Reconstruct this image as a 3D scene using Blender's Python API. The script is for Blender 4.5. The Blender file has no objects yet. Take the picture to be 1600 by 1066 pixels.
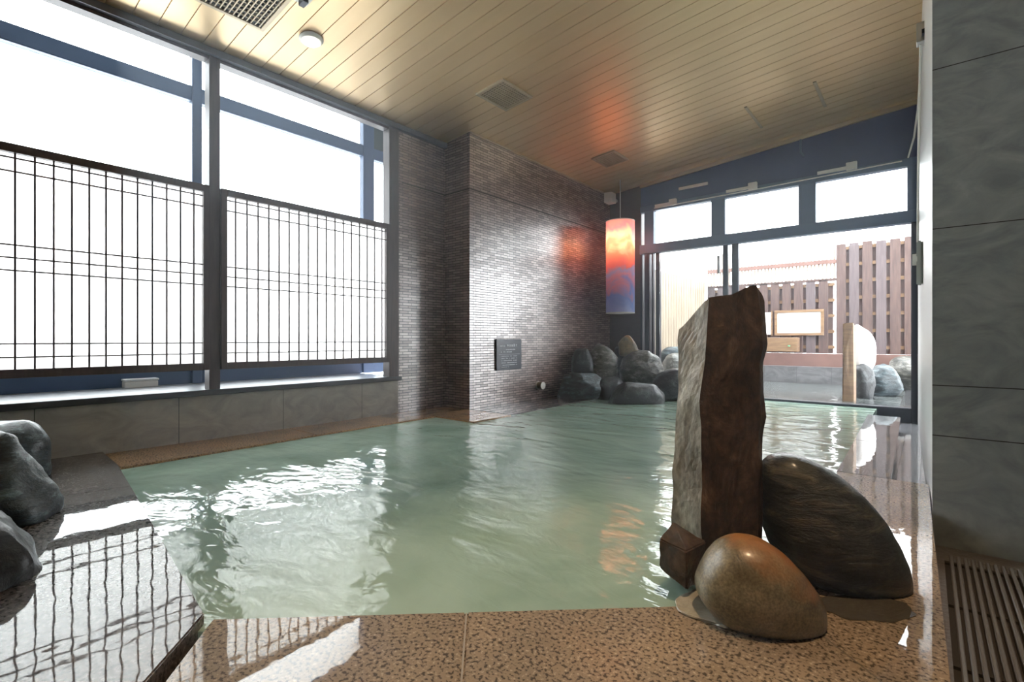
import bpy, bmesh, math, random
from mathutils import Vector, noise

random.seed(7)
S = bpy.context.scene
COL = S.collection
# ------------------------------------------------------------------ camera, sky, exposure
FPX = 770.0                       # focal length in pixels of the 1600 px wide frame
ANG = math.atan(647 / FPX)        # camera turned to the left of the window wall's direction (+Y)
EYE = 0.8
FW = (-math.sin(ANG), math.cos(ANG)); RT = (math.cos(ANG), math.sin(ANG))
cam = bpy.data.objects.new('camera', bpy.data.cameras.new('camera'))
COL.objects.link(cam); S.camera = cam
cam.location = (0, 0, EYE); cam.rotation_euler = (math.pi / 2, 0, ANG)
cam.data.sensor_width = 36; cam.data.lens = FPX / 1600 * 36
cam.data.shift_y = -3 / 1600
cam.data.clip_start = 0.02; cam.data.clip_end = 200
w = bpy.data.worlds.new('overcast_sky'); S.world = w; w.use_nodes = True
bg = w.node_tree.nodes['Background']
bg.inputs[0].default_value = (0.93, 0.97, 1.0, 1); bg.inputs[1].default_value = 8.0
S.view_settings.view_transform = 'Standard'; S.view_settings.look = 'None'
S.view_settings.gamma = 1; S.view_settings.use_curve_mapping = False
S.view_settings.exposure = 0.45
S.cycles.use_denoising = True
S.cycles.max_bounces = 10; S.cycles.diffuse_bounces = 5; S.cycles.glossy_bounces = 4
S.cycles.transparent_max_bounces = 16
S.cycles.sample_clamp_indirect = 8.0

def ray(x, y):
    k = (x - 800) / FPX
    return (FW[0] + k * RT[0], FW[1] + k * RT[1], (530 - y) / FPX)
def onz(x, y, z=0.0):
    d = ray(x, y); t = (z - EYE) / d[2]; return (d[0] * t, d[1] * t, z)
def onx(x, y, c):
    d = ray(x, y); t = c / d[0]; return (c, d[1] * t, EYE + d[2] * t)
def ony(x, y, c):
    d = ray(x, y); t = c / d[1]; return (d[0] * t, c, EYE + d[2] * t)
def ceil_z(x): return 3.12 + 0.088 * (x + 4.385)

# ------------------------------------------------------------------ node helpers
def new_mat(name):
    m = bpy.data.materials.new(name); m.use_nodes = True
    nt = m.node_tree; nt.nodes.clear()
    out = nt.nodes.new('ShaderNodeOutputMaterial')
    return m, nt, out
def nd(nt, t, **kw):
    n = nt.nodes.new(t)
    for k, v in kw.items(): setattr(n, k, v)
    return n
def c4(c): return (c[0], c[1], c[2], 1)
def pbr(name, col, rough=0.5, metal=0.0, spec=0.5, col2=None, nscale=4, bump=0.0, bscale=40, detail=4, stretch=None, coat=0, emit=None, estr=0, thresh=(0.35, 0.65), ior=None):
    m, nt, out = new_mat(name)
    p = nd(nt, 'ShaderNodeBsdfPrincipled'); nt.links.new(p.outputs[0], out.inputs[0])
    p.inputs['Base Color'].default_value = c4(col); p.inputs['Roughness'].default_value = rough
    p.inputs['Metallic'].default_value = metal; p.inputs['Specular IOR Level'].default_value = spec
    p.inputs['Coat Weight'].default_value = coat; p.inputs['Coat Roughness'].default_value = 0.06
    if ior: p.inputs['IOR'].default_value = ior
    if emit:
        p.inputs['Emission Color'].default_value = c4(emit); p.inputs['Emission Strength'].default_value = estr
    tc = nd(nt, 'ShaderNodeTexCoord'); vec = tc.outputs['Object']
    if stretch:
        mp = nd(nt, 'ShaderNodeMapping'); mp.inputs['Scale'].default_value = stretch
        nt.links.new(vec, mp.inputs[0]); vec = mp.outputs[0]
    if col2:
        n = nd(nt, 'ShaderNodeTexNoise'); n.inputs['Scale'].default_value = nscale; n.inputs['Detail'].default_value = detail
        r = nd(nt, 'ShaderNodeValToRGB')
        r.color_ramp.elements[0].position = thresh[0]; r.color_ramp.elements[1].position = thresh[1]
        r.color_ramp.elements[0].color = c4(col); r.color_ramp.elements[1].color = c4(col2)
        nt.links.new(vec, n.inputs['Vector']); nt.links.new(n.outputs[0], r.inputs[0]); nt.links.new(r.outputs[0], p.inputs['Base Color'])
    if bump:
        n = nd(nt, 'ShaderNodeTexNoise'); n.inputs['Scale'].default_value = bscale; n.inputs['Detail'].default_value = 5
        b = nd(nt, 'ShaderNodeBump'); b.inputs['Strength'].default_value = bump; b.inputs['Distance'].default_value = 0.02
        nt.links.new(vec, n.inputs['Vector']); nt.links.new(n.outputs[0], b.inputs['Height']); nt.links.new(b.outputs[0], p.inputs['Normal'])
    return m

def granite(name, base, dark, light, tint=None):
    """speckled wet granite: fine dark and pale grains, thin film of water on top"""
    m, nt, out = new_mat(name)
    p = nd(nt, 'ShaderNodeBsdfPrincipled'); nt.links.new(p.outputs[0], out.inputs[0])
    tc = nd(nt, 'ShaderNodeTexCoord')
    n1 = nd(nt, 'ShaderNodeTexNoise'); n1.inputs['Scale'].default_value = 95; n1.inputs['Detail'].default_value = 3
    r1 = nd(nt, 'ShaderNodeValToRGB')
    e = r1.color_ramp.elements
    e[0].position = 0.40; e[0].color = c4(dark); e[1].position = 0.47; e[1].color = c4(base)
    x = e.new(0.60); x.color = c4(base); x = e.new(0.68); x.color = c4(light)
    n2 = nd(nt, 'ShaderNodeTexNoise'); n2.inputs['Scale'].default_value = 3.0; n2.inputs['Detail'].default_value = 5
    r2 = nd(nt, 'ShaderNodeValToRGB'); r2.color_ramp.elements[0].position = 0.35; r2.color_ramp.elements[1].position = 0.65
    r2.color_ramp.elements[0].color = (0.72, 0.72, 0.72, 1); r2.color_ramp.elements[1].color = (1.05, 1.0, 0.95, 1)
    mx = nd(nt, 'ShaderNodeMixRGB', blend_type='MULTIPLY'); mx.inputs[0].default_value = 1
    for n in (n1, n2): nt.links.new(tc.outputs['Object'], n.inputs['Vector'])
    nt.links.new(n1.outputs[0], r1.inputs[0]); nt.links.new(n2.outputs[0], r2.inputs[0])
    nt.links.new(r1.outputs[0], mx.inputs[1]); nt.links.new(r2.outputs[0], mx.inputs[2]); nt.links.new(mx.outputs[0], p.inputs['Base Color'])
    p.inputs['Roughness'].default_value = 0.6; p.inputs['Specular IOR Level'].default_value = 0.1
    p.inputs['Coat Weight'].default_value = 1.0; p.inputs['Coat Roughness'].default_value = 0.02; p.inputs['Coat IOR'].default_value = 1.5
    n3 = nd(nt, 'ShaderNodeTexNoise'); n3.inputs['Scale'].default_value = 9; n3.inputs['Detail'].default_value = 2
    b = nd(nt, 'ShaderNodeBump'); b.inputs['Strength'].default_value = 0.05; b.inputs['Distance'].default_value = 0.01
    nt.links.new(tc.outputs['Object'], n3.inputs['Vector']); nt.links.new(n3.outputs[0], b.inputs['Height'])
    nt.links.new(b.outputs[0], p.inputs['Coat Normal'])
    return m

def mosaic(name, axis):
    """small glazed brown mosaic bricks, laid in running bond"""
    m, nt, out = new_mat(name)
    p = nd(nt, 'ShaderNodeBsdfPrincipled'); nt.links.new(p.outputs[0], out.inputs[0])
    tc = nd(nt, 'ShaderNodeTexCoord'); sp = nd(nt, 'ShaderNodeSeparateXYZ'); cb = nd(nt, 'ShaderNodeCombineXYZ')
    nt.links.new(tc.outputs['Object'], sp.inputs[0])
    nt.links.new(sp.outputs[1 if axis == 'x' else 0], cb.inputs[0]); nt.links.new(sp.outputs[2], cb.inputs[1])
    br = nd(nt, 'ShaderNodeTexBrick'); br.offset = 0.37; br.squash = 1
    br.inputs['Scale'].default_value = 1; br.inputs['Brick Width'].default_value = 0.12; br.inputs['Row Height'].default_value = 0.030
    br.inputs['Mortar Size'].default_value = 0.0036; br.inputs['Mortar Smooth'].default_value = 0.3; br.inputs['Bias'].default_value = -0.1
    br.inputs['Color1'].default_value = (0.26, 0.135, 0.105, 1); br.inputs['Color2'].default_value = (0.115, 0.06, 0.05, 1)
    br.inputs['Mortar'].default_value = (0.022, 0.018, 0.018, 1)
    nt.links.new(cb.outputs[0], br.inputs['Vector'])
    nt.links.new(br.outputs['Color'], p.inputs['Base Color'])
    mr = nd(nt, 'ShaderNodeMapRange'); mr.inputs['To Min'].default_value = 0.27; mr.inputs['To Max'].default_value = 0.8
    nt.links.new(br.outputs['Fac'], mr.inputs[0]); nt.links.new(mr.outputs[0], p.inputs['Roughness'])
    p.inputs['Specular IOR Level'].default_value = 0.4; p.inputs['Coat Weight'].default_value = 1.0; p.inputs['Coat Roughness'].default_value = 0.30; p.inputs['Coat IOR'].default_value = 3.1
    gl = nd(nt, 'ShaderNodeTexBrick'); gl.offset = 0.37; gl.squash = 1       # glaze: none in the joints, thinner on some bricks
    for k in ('Scale', 'Brick Width', 'Row Height', 'Mortar Size', 'Mortar Smooth', 'Bias'): gl.inputs[k].default_value = br.inputs[k].default_value
    gl.inputs['Color1'].default_value = (1, 1, 1, 1); gl.inputs['Color2'].default_value = (0.5, 0.5, 0.5, 1); gl.inputs['Mortar'].default_value = (0.1, 0.1, 0.1, 1)
    nt.links.new(cb.outputs[0], gl.inputs['Vector']); nt.links.new(gl.outputs['Color'], p.inputs['Coat Weight'])
    inv = nd(nt, 'ShaderNodeMath', operation='SUBTRACT'); inv.inputs[0].default_value = 1
    nt.links.new(br.outputs['Fac'], inv.inputs[1])
    b1 = nd(nt, 'ShaderNodeBump'); b1.inputs['Strength'].default_value = 0.12; b1.inputs['Distance'].default_value = 0.004
    nt.links.new(inv.outputs[0], b1.inputs['Height'])
    # each brick leans a little its own way
    n = nd(nt, 'ShaderNodeTexNoise'); n.inputs['Scale'].default_value = 22; n.inputs['Detail'].default_value = 1
    mp = nd(nt, 'ShaderNodeMapping'); mp.inputs['Scale'].default_value = (0.5, 1.6, 1)
    nt.links.new(cb.outputs[0], mp.inputs[0]); nt.links.new(mp.outputs[0], n.inputs['Vector'])
    b2 = nd(nt, 'ShaderNodeBump'); b2.inputs['Strength'].default_value = 0.05; b2.inputs['Distance'].default_value = 0.01
    nt.links.new(n.outputs[0], b2.inputs['Height']); nt.links.new(b1.outputs[0], b2.inputs['Normal'])
    nt.links.new(b2.outputs[0], p.inputs['Normal']); nt.links.new(b2.outputs[0], p.inputs['Coat Normal'])
    return m

def glass_mat():
    m, nt, out = new_mat('window_glass')
    t = nd(nt, 'ShaderNodeBsdfTransparent'); t.inputs[0].default_value = (0.97, 0.985, 0.98, 1)
    g = nd(nt, 'ShaderNodeBsdfGlossy'); g.inputs['Roughness'].default_value = 0.02
    f = nd(nt, 'ShaderNodeFresnel'); f.inputs['IOR'].default_value = 1.45
    mx = nd(nt, 'ShaderNodeMixShader')
    nt.links.new(f.outputs[0], mx.inputs[0]); nt.links.new(t.outputs[0], mx.inputs[1]); nt.links.new(g.outputs[0], mx.inputs[2])
    nt.links.new(mx.outputs[0], out.inputs[0]); return m

def frosted_mat():
    m, nt, out = new_mat('frosted_sheet')
    t = nd(nt, 'ShaderNodeBsdfTransparent'); t.inputs[0].default_value = (1, 0.99, 0.98, 1)
    d = nd(nt, 'ShaderNodeBsdfTranslucent'); d.inputs[0].default_value = (0.95, 0.94, 0.92, 1)
    mx = nd(nt, 'ShaderNodeMixShader'); mx.inputs[0].default_value = 0.6
    nt.links.new(t.outputs[0], mx.inputs[1]); nt.links.new(d.outputs[0], mx.inputs[2])
    nt.links.new(mx.outputs[0], out.inputs[0]); return m

def water_mat(name, col, deep, b1=0.5, s1=2.6):
    """mineral-green, cloudy hot-spring water with soft ripples"""
    m, nt, out = new_mat(name)
    p = nd(nt, 'ShaderNodeBsdfPrincipled'); nt.links.new(p.outputs[0], out.inputs[0])
    tc = nd(nt, 'ShaderNodeTexCoord')
    n0 = nd(nt, 'ShaderNodeTexNoise'); n0.inputs['Scale'].default_value = 1.1; n0.inputs['Detail'].default_value = 6; n0.inputs['Distortion'].default_value = 1.2
    r0 = nd(nt, 'ShaderNodeValToRGB'); r0.color_ramp.elements[0].position = 0.3; r0.color_ramp.elements[1].position = 0.7
    r0.color_ramp.elements[0].color = c4(deep); r0.color_ramp.elements[1].color = c4(col)
    nt.links.new(tc.outputs['Object'], n0.inputs['Vector']); nt.links.new(n0.outputs[0], r0.inputs[0]); nt.links.new(r0.outputs[0], p.inputs['Base Color'])
    p.inputs['Roughness'].default_value = 0.06; p.inputs['IOR'].default_value = 1.33
    p.inputs['Specular IOR Level'].default_value = 0.5
    mp = nd(nt, 'ShaderNodeMapping'); mp.inputs['Rotation'].default_value = (0, 0, math.radians(38)); mp.inputs['Scale'].default_value = (0.75, 1.35, 1)
    n1 = nd(nt, 'ShaderNodeTexNoise'); n1.inputs['Scale'].default_value = s1; n1.inputs['Detail'].default_value = 2.5; n1.inputs['Distortion'].default_value = 0.8
    n2 = nd(nt, 'ShaderNodeTexNoise'); n2.inputs['Scale'].default_value = s1 * 4.3; n2.inputs['Detail'].default_value = 3; n2.inputs['Distortion'].default_value = 0.6
    nt.links.new(tc.outputs['Object'], mp.inputs[0])
    for n in (n1, n2): nt.links.new(mp.outputs[0], n.inputs['Vector'])
    a = nd(nt, 'ShaderNodeMath', operation='MULTIPLY_ADD'); a.inputs[1].default_value = 0.2
    nt.links.new(n2.outputs[0], a.inputs[0]); nt.links.new(n1.outputs[0], a.inputs[2])
    b = nd(nt, 'ShaderNodeBump'); b.inputs['Strength'].default_value = b1; b.inputs['Distance'].default_value = 0.08
    nt.links.new(a.outputs[0], b.inputs['Height']); nt.links.new(b.outputs[0], p.inputs['Normal'])
    return m

def slate_mat(name, c1, c2, joints_z=(), joints_h=(), axis='x', rough=0.5):
    """stone-look wall tile with cloudy veins; joints are thin dark lines at the given heights / distances"""
    m, nt, out = new_mat(name)
    p = nd(nt, 'ShaderNodeBsdfPrincipled'); nt.links.new(p.outputs[0], out.inputs[0]); p.inputs['Roughness'].default_value = rough
    tc = nd(nt, 'ShaderNodeTexCoord'); sp = nd(nt, 'ShaderNodeSeparateXYZ'); nt.links.new(tc.outputs['Object'], sp.inputs[0])
    n1 = nd(nt, 'ShaderNodeTexNoise'); n1.inputs['Scale'].default_value = 3.2; n1.inputs['Detail'].default_value = 9; n1.inputs['Distortion'].default_value = 1.6; n1.inputs['Roughness'].default_value = 0.62
    r1 = nd(nt, 'ShaderNodeValToRGB'); r1.color_ramp.elements[0].position = 0.35; r1.color_ramp.elements[1].position = 0.68
    r1.color_ramp.elements[0].color = c4(c1); r1.color_ramp.elements[1].color = c4(c2)
    mp = nd(nt, 'ShaderNodeMapping'); mp.inputs['Scale'].default_value = (1, 1, 1.8)
    nt.links.new(tc.outputs['Object'], mp.inputs[0]); nt.links.new(mp.outputs[0], n1.inputs['Vector']); nt.links.new(n1.outputs[0], r1.inputs[0])
    last = r1.outputs[0]
    H = sp.outputs[1 if axis == 'x' else 0]
    for src, vals in ((sp.outputs[2], joints_z), (H, joints_h)):
        for v in vals:
            s = nd(nt, 'ShaderNodeMath', operation='SUBTRACT'); s.inputs[1].default_value = v
            ab = nd(nt, 'ShaderNodeMath', operation='ABSOLUTE'); lt = nd(nt, 'ShaderNodeMath', operation='LESS_THAN'); lt.inputs[1].default_value = 0.0022
            mx = nd(nt, 'ShaderNodeMixRGB'); mx.inputs[2].default_value = (0.035, 0.035, 0.035, 1)
            nt.links.new(src, s.inputs[0]); nt.links.new(s.outputs[0], ab.inputs[0]); nt.links.new(ab.outputs[0], lt.inputs[0])
            nt.links.new(lt.outputs[0], mx.inputs[0]); nt.links.new(last, mx.inputs[1]); last = mx.outputs[0]
    nt.links.new(last, p.inputs['Base Color'])
    b = nd(nt, 'ShaderNodeBump'); b.inputs['Strength'].default_value = 0.35; b.inputs['Distance'].default_value = 0.006
    nt.links.new(n1.outputs[0], b.inputs['Height']); nt.links.new(b.outputs[0], p.inputs['Normal'])
    return m

def rock_mat(name, c1, c2, c3, scale=3.0, rough=0.35, coat=0.6, bump=0.6, stretch=(1, 1, 1), rot=(0, 0, 0), fine=60):
    m, nt, out = new_mat(name)
    p = nd(nt, 'ShaderNodeBsdfPrincipled'); nt.links.new(p.outputs[0], out.inputs[0]); p.inputs['Roughness'].default_value = rough
    p.inputs['Coat Weight'].default_value = coat; p.inputs['Coat Roughness'].default_value = 0.22
    tc = nd(nt, 'ShaderNodeTexCoord'); mp = nd(nt, 'ShaderNodeMapping'); mp.inputs['Scale'].default_value = stretch; mp.inputs['Rotation'].default_value = rot
    nt.links.new(tc.outputs['Object'], mp.inputs[0])
    n1 = nd(nt, 'ShaderNodeTexNoise'); n1.inputs['Scale'].default_value = scale; n1.inputs['Detail'].default_value = 8; n1.inputs['Roughness'].default_value = 0.68
    n1.inputs['Distortion'].default_value = 0.5
    r = nd(nt, 'ShaderNodeValToRGB'); e = r.color_ramp.elements
    e[0].position = 0.36; e[0].color = c4(c1); e[1].position = 0.52; e[1].color = c4(c2); x = e.new(0.68); x.color = c4(c3)
    n2 = nd(nt, 'ShaderNodeTexNoise'); n2.inputs['Scale'].default_value = fine; n2.inputs['Detail'].default_value = 3
    r2 = nd(nt, 'ShaderNodeValToRGB'); r2.color_ramp.elements[0].position = 0.3; r2.color_ramp.elements[1].position = 0.7
    r2.color_ramp.elements[0].color = (0.6, 0.6, 0.6, 1); r2.color_ramp.elements[1].color = (1.25, 1.25, 1.25, 1)
    mx = nd(nt, 'ShaderNodeMixRGB', blend_type='MULTIPLY'); mx.inputs[0].default_value = 1
    for n in (n1, n2): nt.links.new(mp.outputs[0], n.inputs['Vector'])
    nt.links.new(n1.outputs[0], r.inputs[0]); nt.links.new(n2.outputs[0], r2.inputs[0])
    nt.links.new(r.outputs[0], mx.inputs[1]); nt.links.new(r2.outputs[0], mx.inputs[2]); nt.links.new(mx.outputs[0], p.inputs['Base Color'])
    b = nd(nt, 'ShaderNodeBump'); b.inputs['Strength'].default_value = bump; b.inputs['Distance'].default_value = 0.02
    nt.links.new(n1.outputs[0], b.inputs['Height'])
    b2 = nd(nt, 'ShaderNodeBump'); b2.inputs['Strength'].default_value = bump * 0.5; b2.inputs['Distance'].default_value = 0.004
    nt.links.new(n2.outputs[0], b2.inputs['Height']); nt.links.new(b.outputs[0], b2.inputs['Normal']); nt.links.new(b2.outputs[0], p.inputs['Normal'])
    return m

def lantern_mat(z0, z1):
    """dyed washi paper: orange-pink above, blue and violet clouds below"""
    m, nt, out = new_mat('dyed_paper')
    tc = nd(nt, 'ShaderNodeTexCoord'); sp = nd(nt, 'ShaderNodeSeparateXYZ'); nt.links.new(tc.outputs['Object'], sp.inputs[0])
    n = nd(nt, 'ShaderNodeTexNoise'); n.inputs['Scale'].default_value = 3.2; n.inputs['Detail'].default_value = 3; n.inputs['Distortion'].default_value = 0.5
    nt.links.new(tc.outputs['Object'], n.inputs['Vector'])
    mr = nd(nt, 'ShaderNodeMapRange'); mr.inputs['From Min'].default_value = z0; mr.inputs['From Max'].default_value = z1
    nt.links.new(sp.outputs[2], mr.inputs[0])
    a = nd(nt, 'ShaderNodeMath', operation='MULTIPLY_ADD'); a.inputs[1].default_value = 0.75; nt.links.new(n.outputs[0], a.inputs[0])
    s = nd(nt, 'ShaderNodeMath', operation='SUBTRACT'); s.inputs[1].default_value = 0.375
    nt.links.new(mr.outputs[0], a.inputs[2]); nt.links.new(a.outputs[0], s.inputs[0])
    r = nd(nt, 'ShaderNodeValToRGB'); e = r.color_ramp.elements
    e[0].position = 0.0; e[0].color = (0.38, 0.48, 0.80, 1)
    e[1].position = 1.0; e[1].color = (0.80, 0.45, 0.45, 1)
    for q, c in ((0.2, (0.22, 0.34, 0.74)), (0.32, (0.66, 0.32, 0.46)), (0.42, (0.34, 0.40, 0.70)), (0.5, (0.80, 0.20, 0.20)), (0.68, (0.92, 0.30, 0.18)), (0.8, (0.95, 0.62, 0.42)), (0.9, (0.8, 0.3, 0.4))):
        x = e.new(q); x.color = c4(c)
    nt.links.new(s.outputs[0], r.inputs[0])
    t = nd(nt, 'ShaderNodeBsdfTranslucent'); d = nd(nt, 'ShaderNodeBsdfDiffuse'); mx = nd(nt, 'ShaderNodeMixShader'); mx.inputs[0].default_value = 0.45
    nt.links.new(r.outputs[0], t.inputs[0]); nt.links.new(r.outputs[0], d.inputs[0])
    nt.links.new(t.outputs[0], mx.inputs[1]); nt.links.new(d.outputs[0], mx.inputs[2]); nt.links.new(mx.outputs[0], out.inputs[0])
    return m

def emis(name, col, s):
    m, nt, out = new_mat(name); e = nd(nt, 'ShaderNodeEmission'); e.inputs[0].default_value = c4(col); e.inputs[1].default_value = s
    nt.links.new(e.outputs[0], out.inputs[0]); return m

# ------------------------------------------------------------------ materials
GRAN = granite('wet_granite', (0.31, 0.24, 0.165), (0.07, 0.052, 0.038), (0.52, 0.43, 0.32))
GRAN3 = granite('iron_stained_granite', (0.42, 0.26, 0.13), (0.2, 0.12, 0.07), (0.52, 0.36, 0.21))
GRAN2 = granite('wet_grey_granite', (0.11, 0.095, 0.09), (0.035, 0.03, 0.03), (0.24, 0.21, 0.20))
GROUT = pbr('grout', (0.30, 0.26, 0.21), 0.6)
MOSX = mosaic('mosaic_on_long_wall', 'x'); MOSY = mosaic('mosaic_on_short_wall', 'y')
GLASS = glass_mat(); FROST = frosted_mat()
WATER = water_mat('spring_water', (0.36, 0.48, 0.41), (0.22, 0.325, 0.265), 0.29, 1.9)
WATER2 = water_mat('outdoor_water', (0.12, 0.13, 0.125), (0.07, 0.08, 0.08), 0.3, 3)
ALU = pbr('flare_blue_aluminium', (0.085, 0.135, 0.24), 0.4, 0.2)  # blue of the window flare is put into the frame colour
WOODF = pbr('brown_lacquer_frame', (0.10, 0.075, 0.075), 0.45, col2=(0.075, 0.058, 0.06), nscale=8, stretch=(6, 6, 0.6))
NAVY = pbr('dark_blue_paint', (0.03, 0.055, 0.16), 0.5, col2=(0.026, 0.046, 0.135), nscale=2)
BLACKF = pbr('black_aluminium', (0.018, 0.022, 0.035), 0.35, 0.2)
CEIL = pbr('champagne_ceiling_boards', (0.74, 0.54, 0.31), 0.38, 0.6, col2=(0.78, 0.58, 0.34), nscale=1.5, stretch=(0.6, 4, 1))
LOWT = slate_mat('grey_stone_tile', (0.25, 0.235, 0.21), (0.38, 0.345, 0.30), (), (-0.35, 0.45, 1.25, 2.05, 2.85), 'x', 0.45)
GREYT = slate_mat('dark_slate_tile', (0.24, 0.27, 0.285), (0.40, 0.43, 0.43), (0.356, 0.587, 1.309, 2.045), (1.25,), 'y', 0.5)
PLASTER = pbr('plain_wall', (0.30, 0.29, 0.27), 0.7, col2=(0.34, 0.33, 0.31), nscale=2)
WHITEM = pbr('white_painted_metal', (0.72, 0.73, 0.74), 0.35)
WHITEP = pbr('white_plastic', (0.75, 0.74, 0.70), 0.4)
STEEL = pbr('brushed_steel', (0.55, 0.55, 0.54), 0.28, 1.0)
FLOORM = pbr('dark_floor_tile', (0.13, 0.11, 0.10), 0.4, col2=(0.14, 0.13, 0.12), nscale=8, bump=0.2, coat=0.3)
GRATE = pbr('dark_grey_resin', (0.15, 0.145, 0.15), 0.3, coat=0.5)
VENT = pbr('bronze_vent', (0.50, 0.40, 0.27), 0.45, 0.3)
VENTD = pbr('vent_cavity', (0.03, 0.025, 0.02), 0.8)
SILL = pbr('pale_window_sill', (0.5, 0.52, 0.55), 0.3, coat=0.5)
SILLE = pbr('dark_sill_edge', (0.05, 0.05, 0.055), 0.4)
CHAN = pbr('wet_channel_tile', (0.16, 0.17, 0.19), 0.25, col2=(0.24, 0.25, 0.27), nscale=60, bump=0.5, bscale=90, coat=1)
FENCE = pbr('brown_fence_board', (0.062, 0.036, 0.030), 0.6, col2=(0.105, 0.064, 0.052), nscale=5, stretch=(8, 8, 0.7), bump=0.2)
FENCE2 = pbr('greyer_fence_board', (0.075, 0.055, 0.056), 0.6, col2=(0.115, 0.088, 0.088), nscale=5, stretch=(8, 8, 0.7), bump=0.2)
PALEW = pbr('pale_bamboo', (0.30, 0.24, 0.18), 0.5, col2=(0.38, 0.31, 0.23), nscale=6, stretch=(3, 3, 0.6))
TANW = pbr('honey_wood', (0.17, 0.10, 0.05), 0.5, col2=(0.25, 0.155, 0.08), nscale=5, stretch=(1, 1, 6))
REDB = pbr('red_brown_board', (0.14, 0.075, 0.06), 0.5, col2=(0.18, 0.10, 0.08), nscale=3)
OUTST = slate_mat('outdoor_block_stone', (0.08, 0.08, 0.083), (0.17, 0.17, 0.175), (), (-2.4, -1.85, -1.3, -0.7), 'y', 0.5)
GLAREST = pbr('sun_glare_white', (0.85, 0.84, 0.82), 0.5, bump=0.4, bscale=20)  # white colour stands in for sun glare on a wet stone
PLAQ = pbr('slate_plaque', (0.05, 0.06, 0.085), 0.3)
LETT = pbr('pale_lettering', (0.55, 0.58, 0.64), 0.5)
R_FRONT = rock_mat('rusty_stone', (0.022, 0.013, 0.010), (0.062, 0.035, 0.020), (0.15, 0.085, 0.045), 9, 0.5, 0.25, 0.7, (1, 1, 0.75), fine=55)
R_SIDE = rock_mat('grey_flank_stone', (0.16, 0.13, 0.10), (0.30, 0.265, 0.21), (0.42, 0.385, 0.32), 7, 0.5, 0.2, 0.6, (1, 1, 0.45), fine=70)  # paler grey for the left flank of the standing stone
R_DARK = rock_mat('dark_green_schist', (0.008, 0.010, 0.010), (0.026, 0.030, 0.026), (0.13, 0.11, 0.075), 6, 0.42, 0.35, 0.9, (1.2, 1.2, 4.2), (0.0, 0.75, -0.5), fine=50)
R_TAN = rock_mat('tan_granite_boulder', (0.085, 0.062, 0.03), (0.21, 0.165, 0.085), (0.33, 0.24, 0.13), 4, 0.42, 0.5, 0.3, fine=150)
R_GREY = rock_mat('grey_boulder', (0.035, 0.036, 0.03), (0.11, 0.11, 0.095), (0.36, 0.36, 0.33), 7, 0.45, 0.3, 1.0, (1, 1, 2), (0.4, 0.3, 0), fine=60)
R_BLUE = rock_mat('blue_grey_boulder', (0.008, 0.014, 0.018), (0.028, 0.046, 0.055), (0.15, 0.21, 0.225), 6, 0.5, 0.3, 1.0, (1, 1.2, 2.6), (0.5, 0.4, 0.2), fine=45)
R_BLACK = rock_mat('black_wet_boulder', (0.006, 0.008, 0.009), (0.016, 0.02, 0.023), (0.09, 0.105, 0.11), 7, 0.5, 0.22, 1.0, fine=60)
def add_warm_highlight(m, col, direction, lo, hi):
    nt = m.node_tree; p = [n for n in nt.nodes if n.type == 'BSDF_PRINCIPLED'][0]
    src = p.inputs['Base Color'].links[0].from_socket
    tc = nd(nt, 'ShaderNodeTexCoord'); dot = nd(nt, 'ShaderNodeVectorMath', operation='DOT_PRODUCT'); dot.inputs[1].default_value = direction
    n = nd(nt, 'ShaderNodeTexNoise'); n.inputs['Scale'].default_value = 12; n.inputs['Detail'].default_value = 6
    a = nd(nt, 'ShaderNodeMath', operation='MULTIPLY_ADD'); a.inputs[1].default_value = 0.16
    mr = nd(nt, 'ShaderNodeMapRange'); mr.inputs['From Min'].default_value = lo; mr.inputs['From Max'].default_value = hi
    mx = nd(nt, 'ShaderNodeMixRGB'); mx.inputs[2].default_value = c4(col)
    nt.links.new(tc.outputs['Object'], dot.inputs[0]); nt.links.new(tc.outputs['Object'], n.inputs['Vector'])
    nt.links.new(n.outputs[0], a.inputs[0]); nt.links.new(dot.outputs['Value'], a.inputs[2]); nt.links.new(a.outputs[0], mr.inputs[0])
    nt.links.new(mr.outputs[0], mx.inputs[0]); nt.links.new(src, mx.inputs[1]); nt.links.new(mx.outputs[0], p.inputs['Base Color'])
add_warm_highlight(R_TAN, (0.36, 0.13, 0.025), (RT[0] * 0.45, RT[1] * 0.45, 0.9), 0.145, 0.225)  # warm lamp highlight painted orange on the boulder's top and right
MORT = pbr('pale_mortar', (0.40, 0.37, 0.30), 0.35, col2=(0.30, 0.27, 0.2), nscale=20, bump=0.4, coat=0.5)

# ------------------------------------------------------------------ mesh helpers
def link(name, bm, mat, parent=None, smooth=False, label=None):
    me = bpy.data.meshes.new(name); bm.normal_update(); bm.to_mesh(me); bm.free()
    for m in (mat if isinstance(mat, (list, tuple)) else [mat]): me.materials.append(m)
    if smooth:
        for p in me.polygons: p.use_smooth = True
    o = bpy.data.objects.new(name, me); COL.objects.link(o)
    if parent: o.parent = parent
    if label: o['label'] = label
    return o
def tag(o, label=None, cat=None, group=None, kind=None):
    if label: o['label'] = label
    if cat: o['category'] = cat
    if group: o['group'] = group
    if kind: o['kind'] = kind
    return o
def struct(o, label, cat='structure'): return tag(o, label, cat, kind='structure')
def empty(name, loc=(0, 0, 0), rz=0):
    """an Empty that parents parts; parts are modelled around the world origin, so loc is kept at 0 unless given"""
    o = bpy.data.objects.new(name, None); COL.objects.link(o); o.location = loc; o.rotation_euler = (0, 0, rz)
    o.empty_display_size = 0.1; return o
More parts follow.
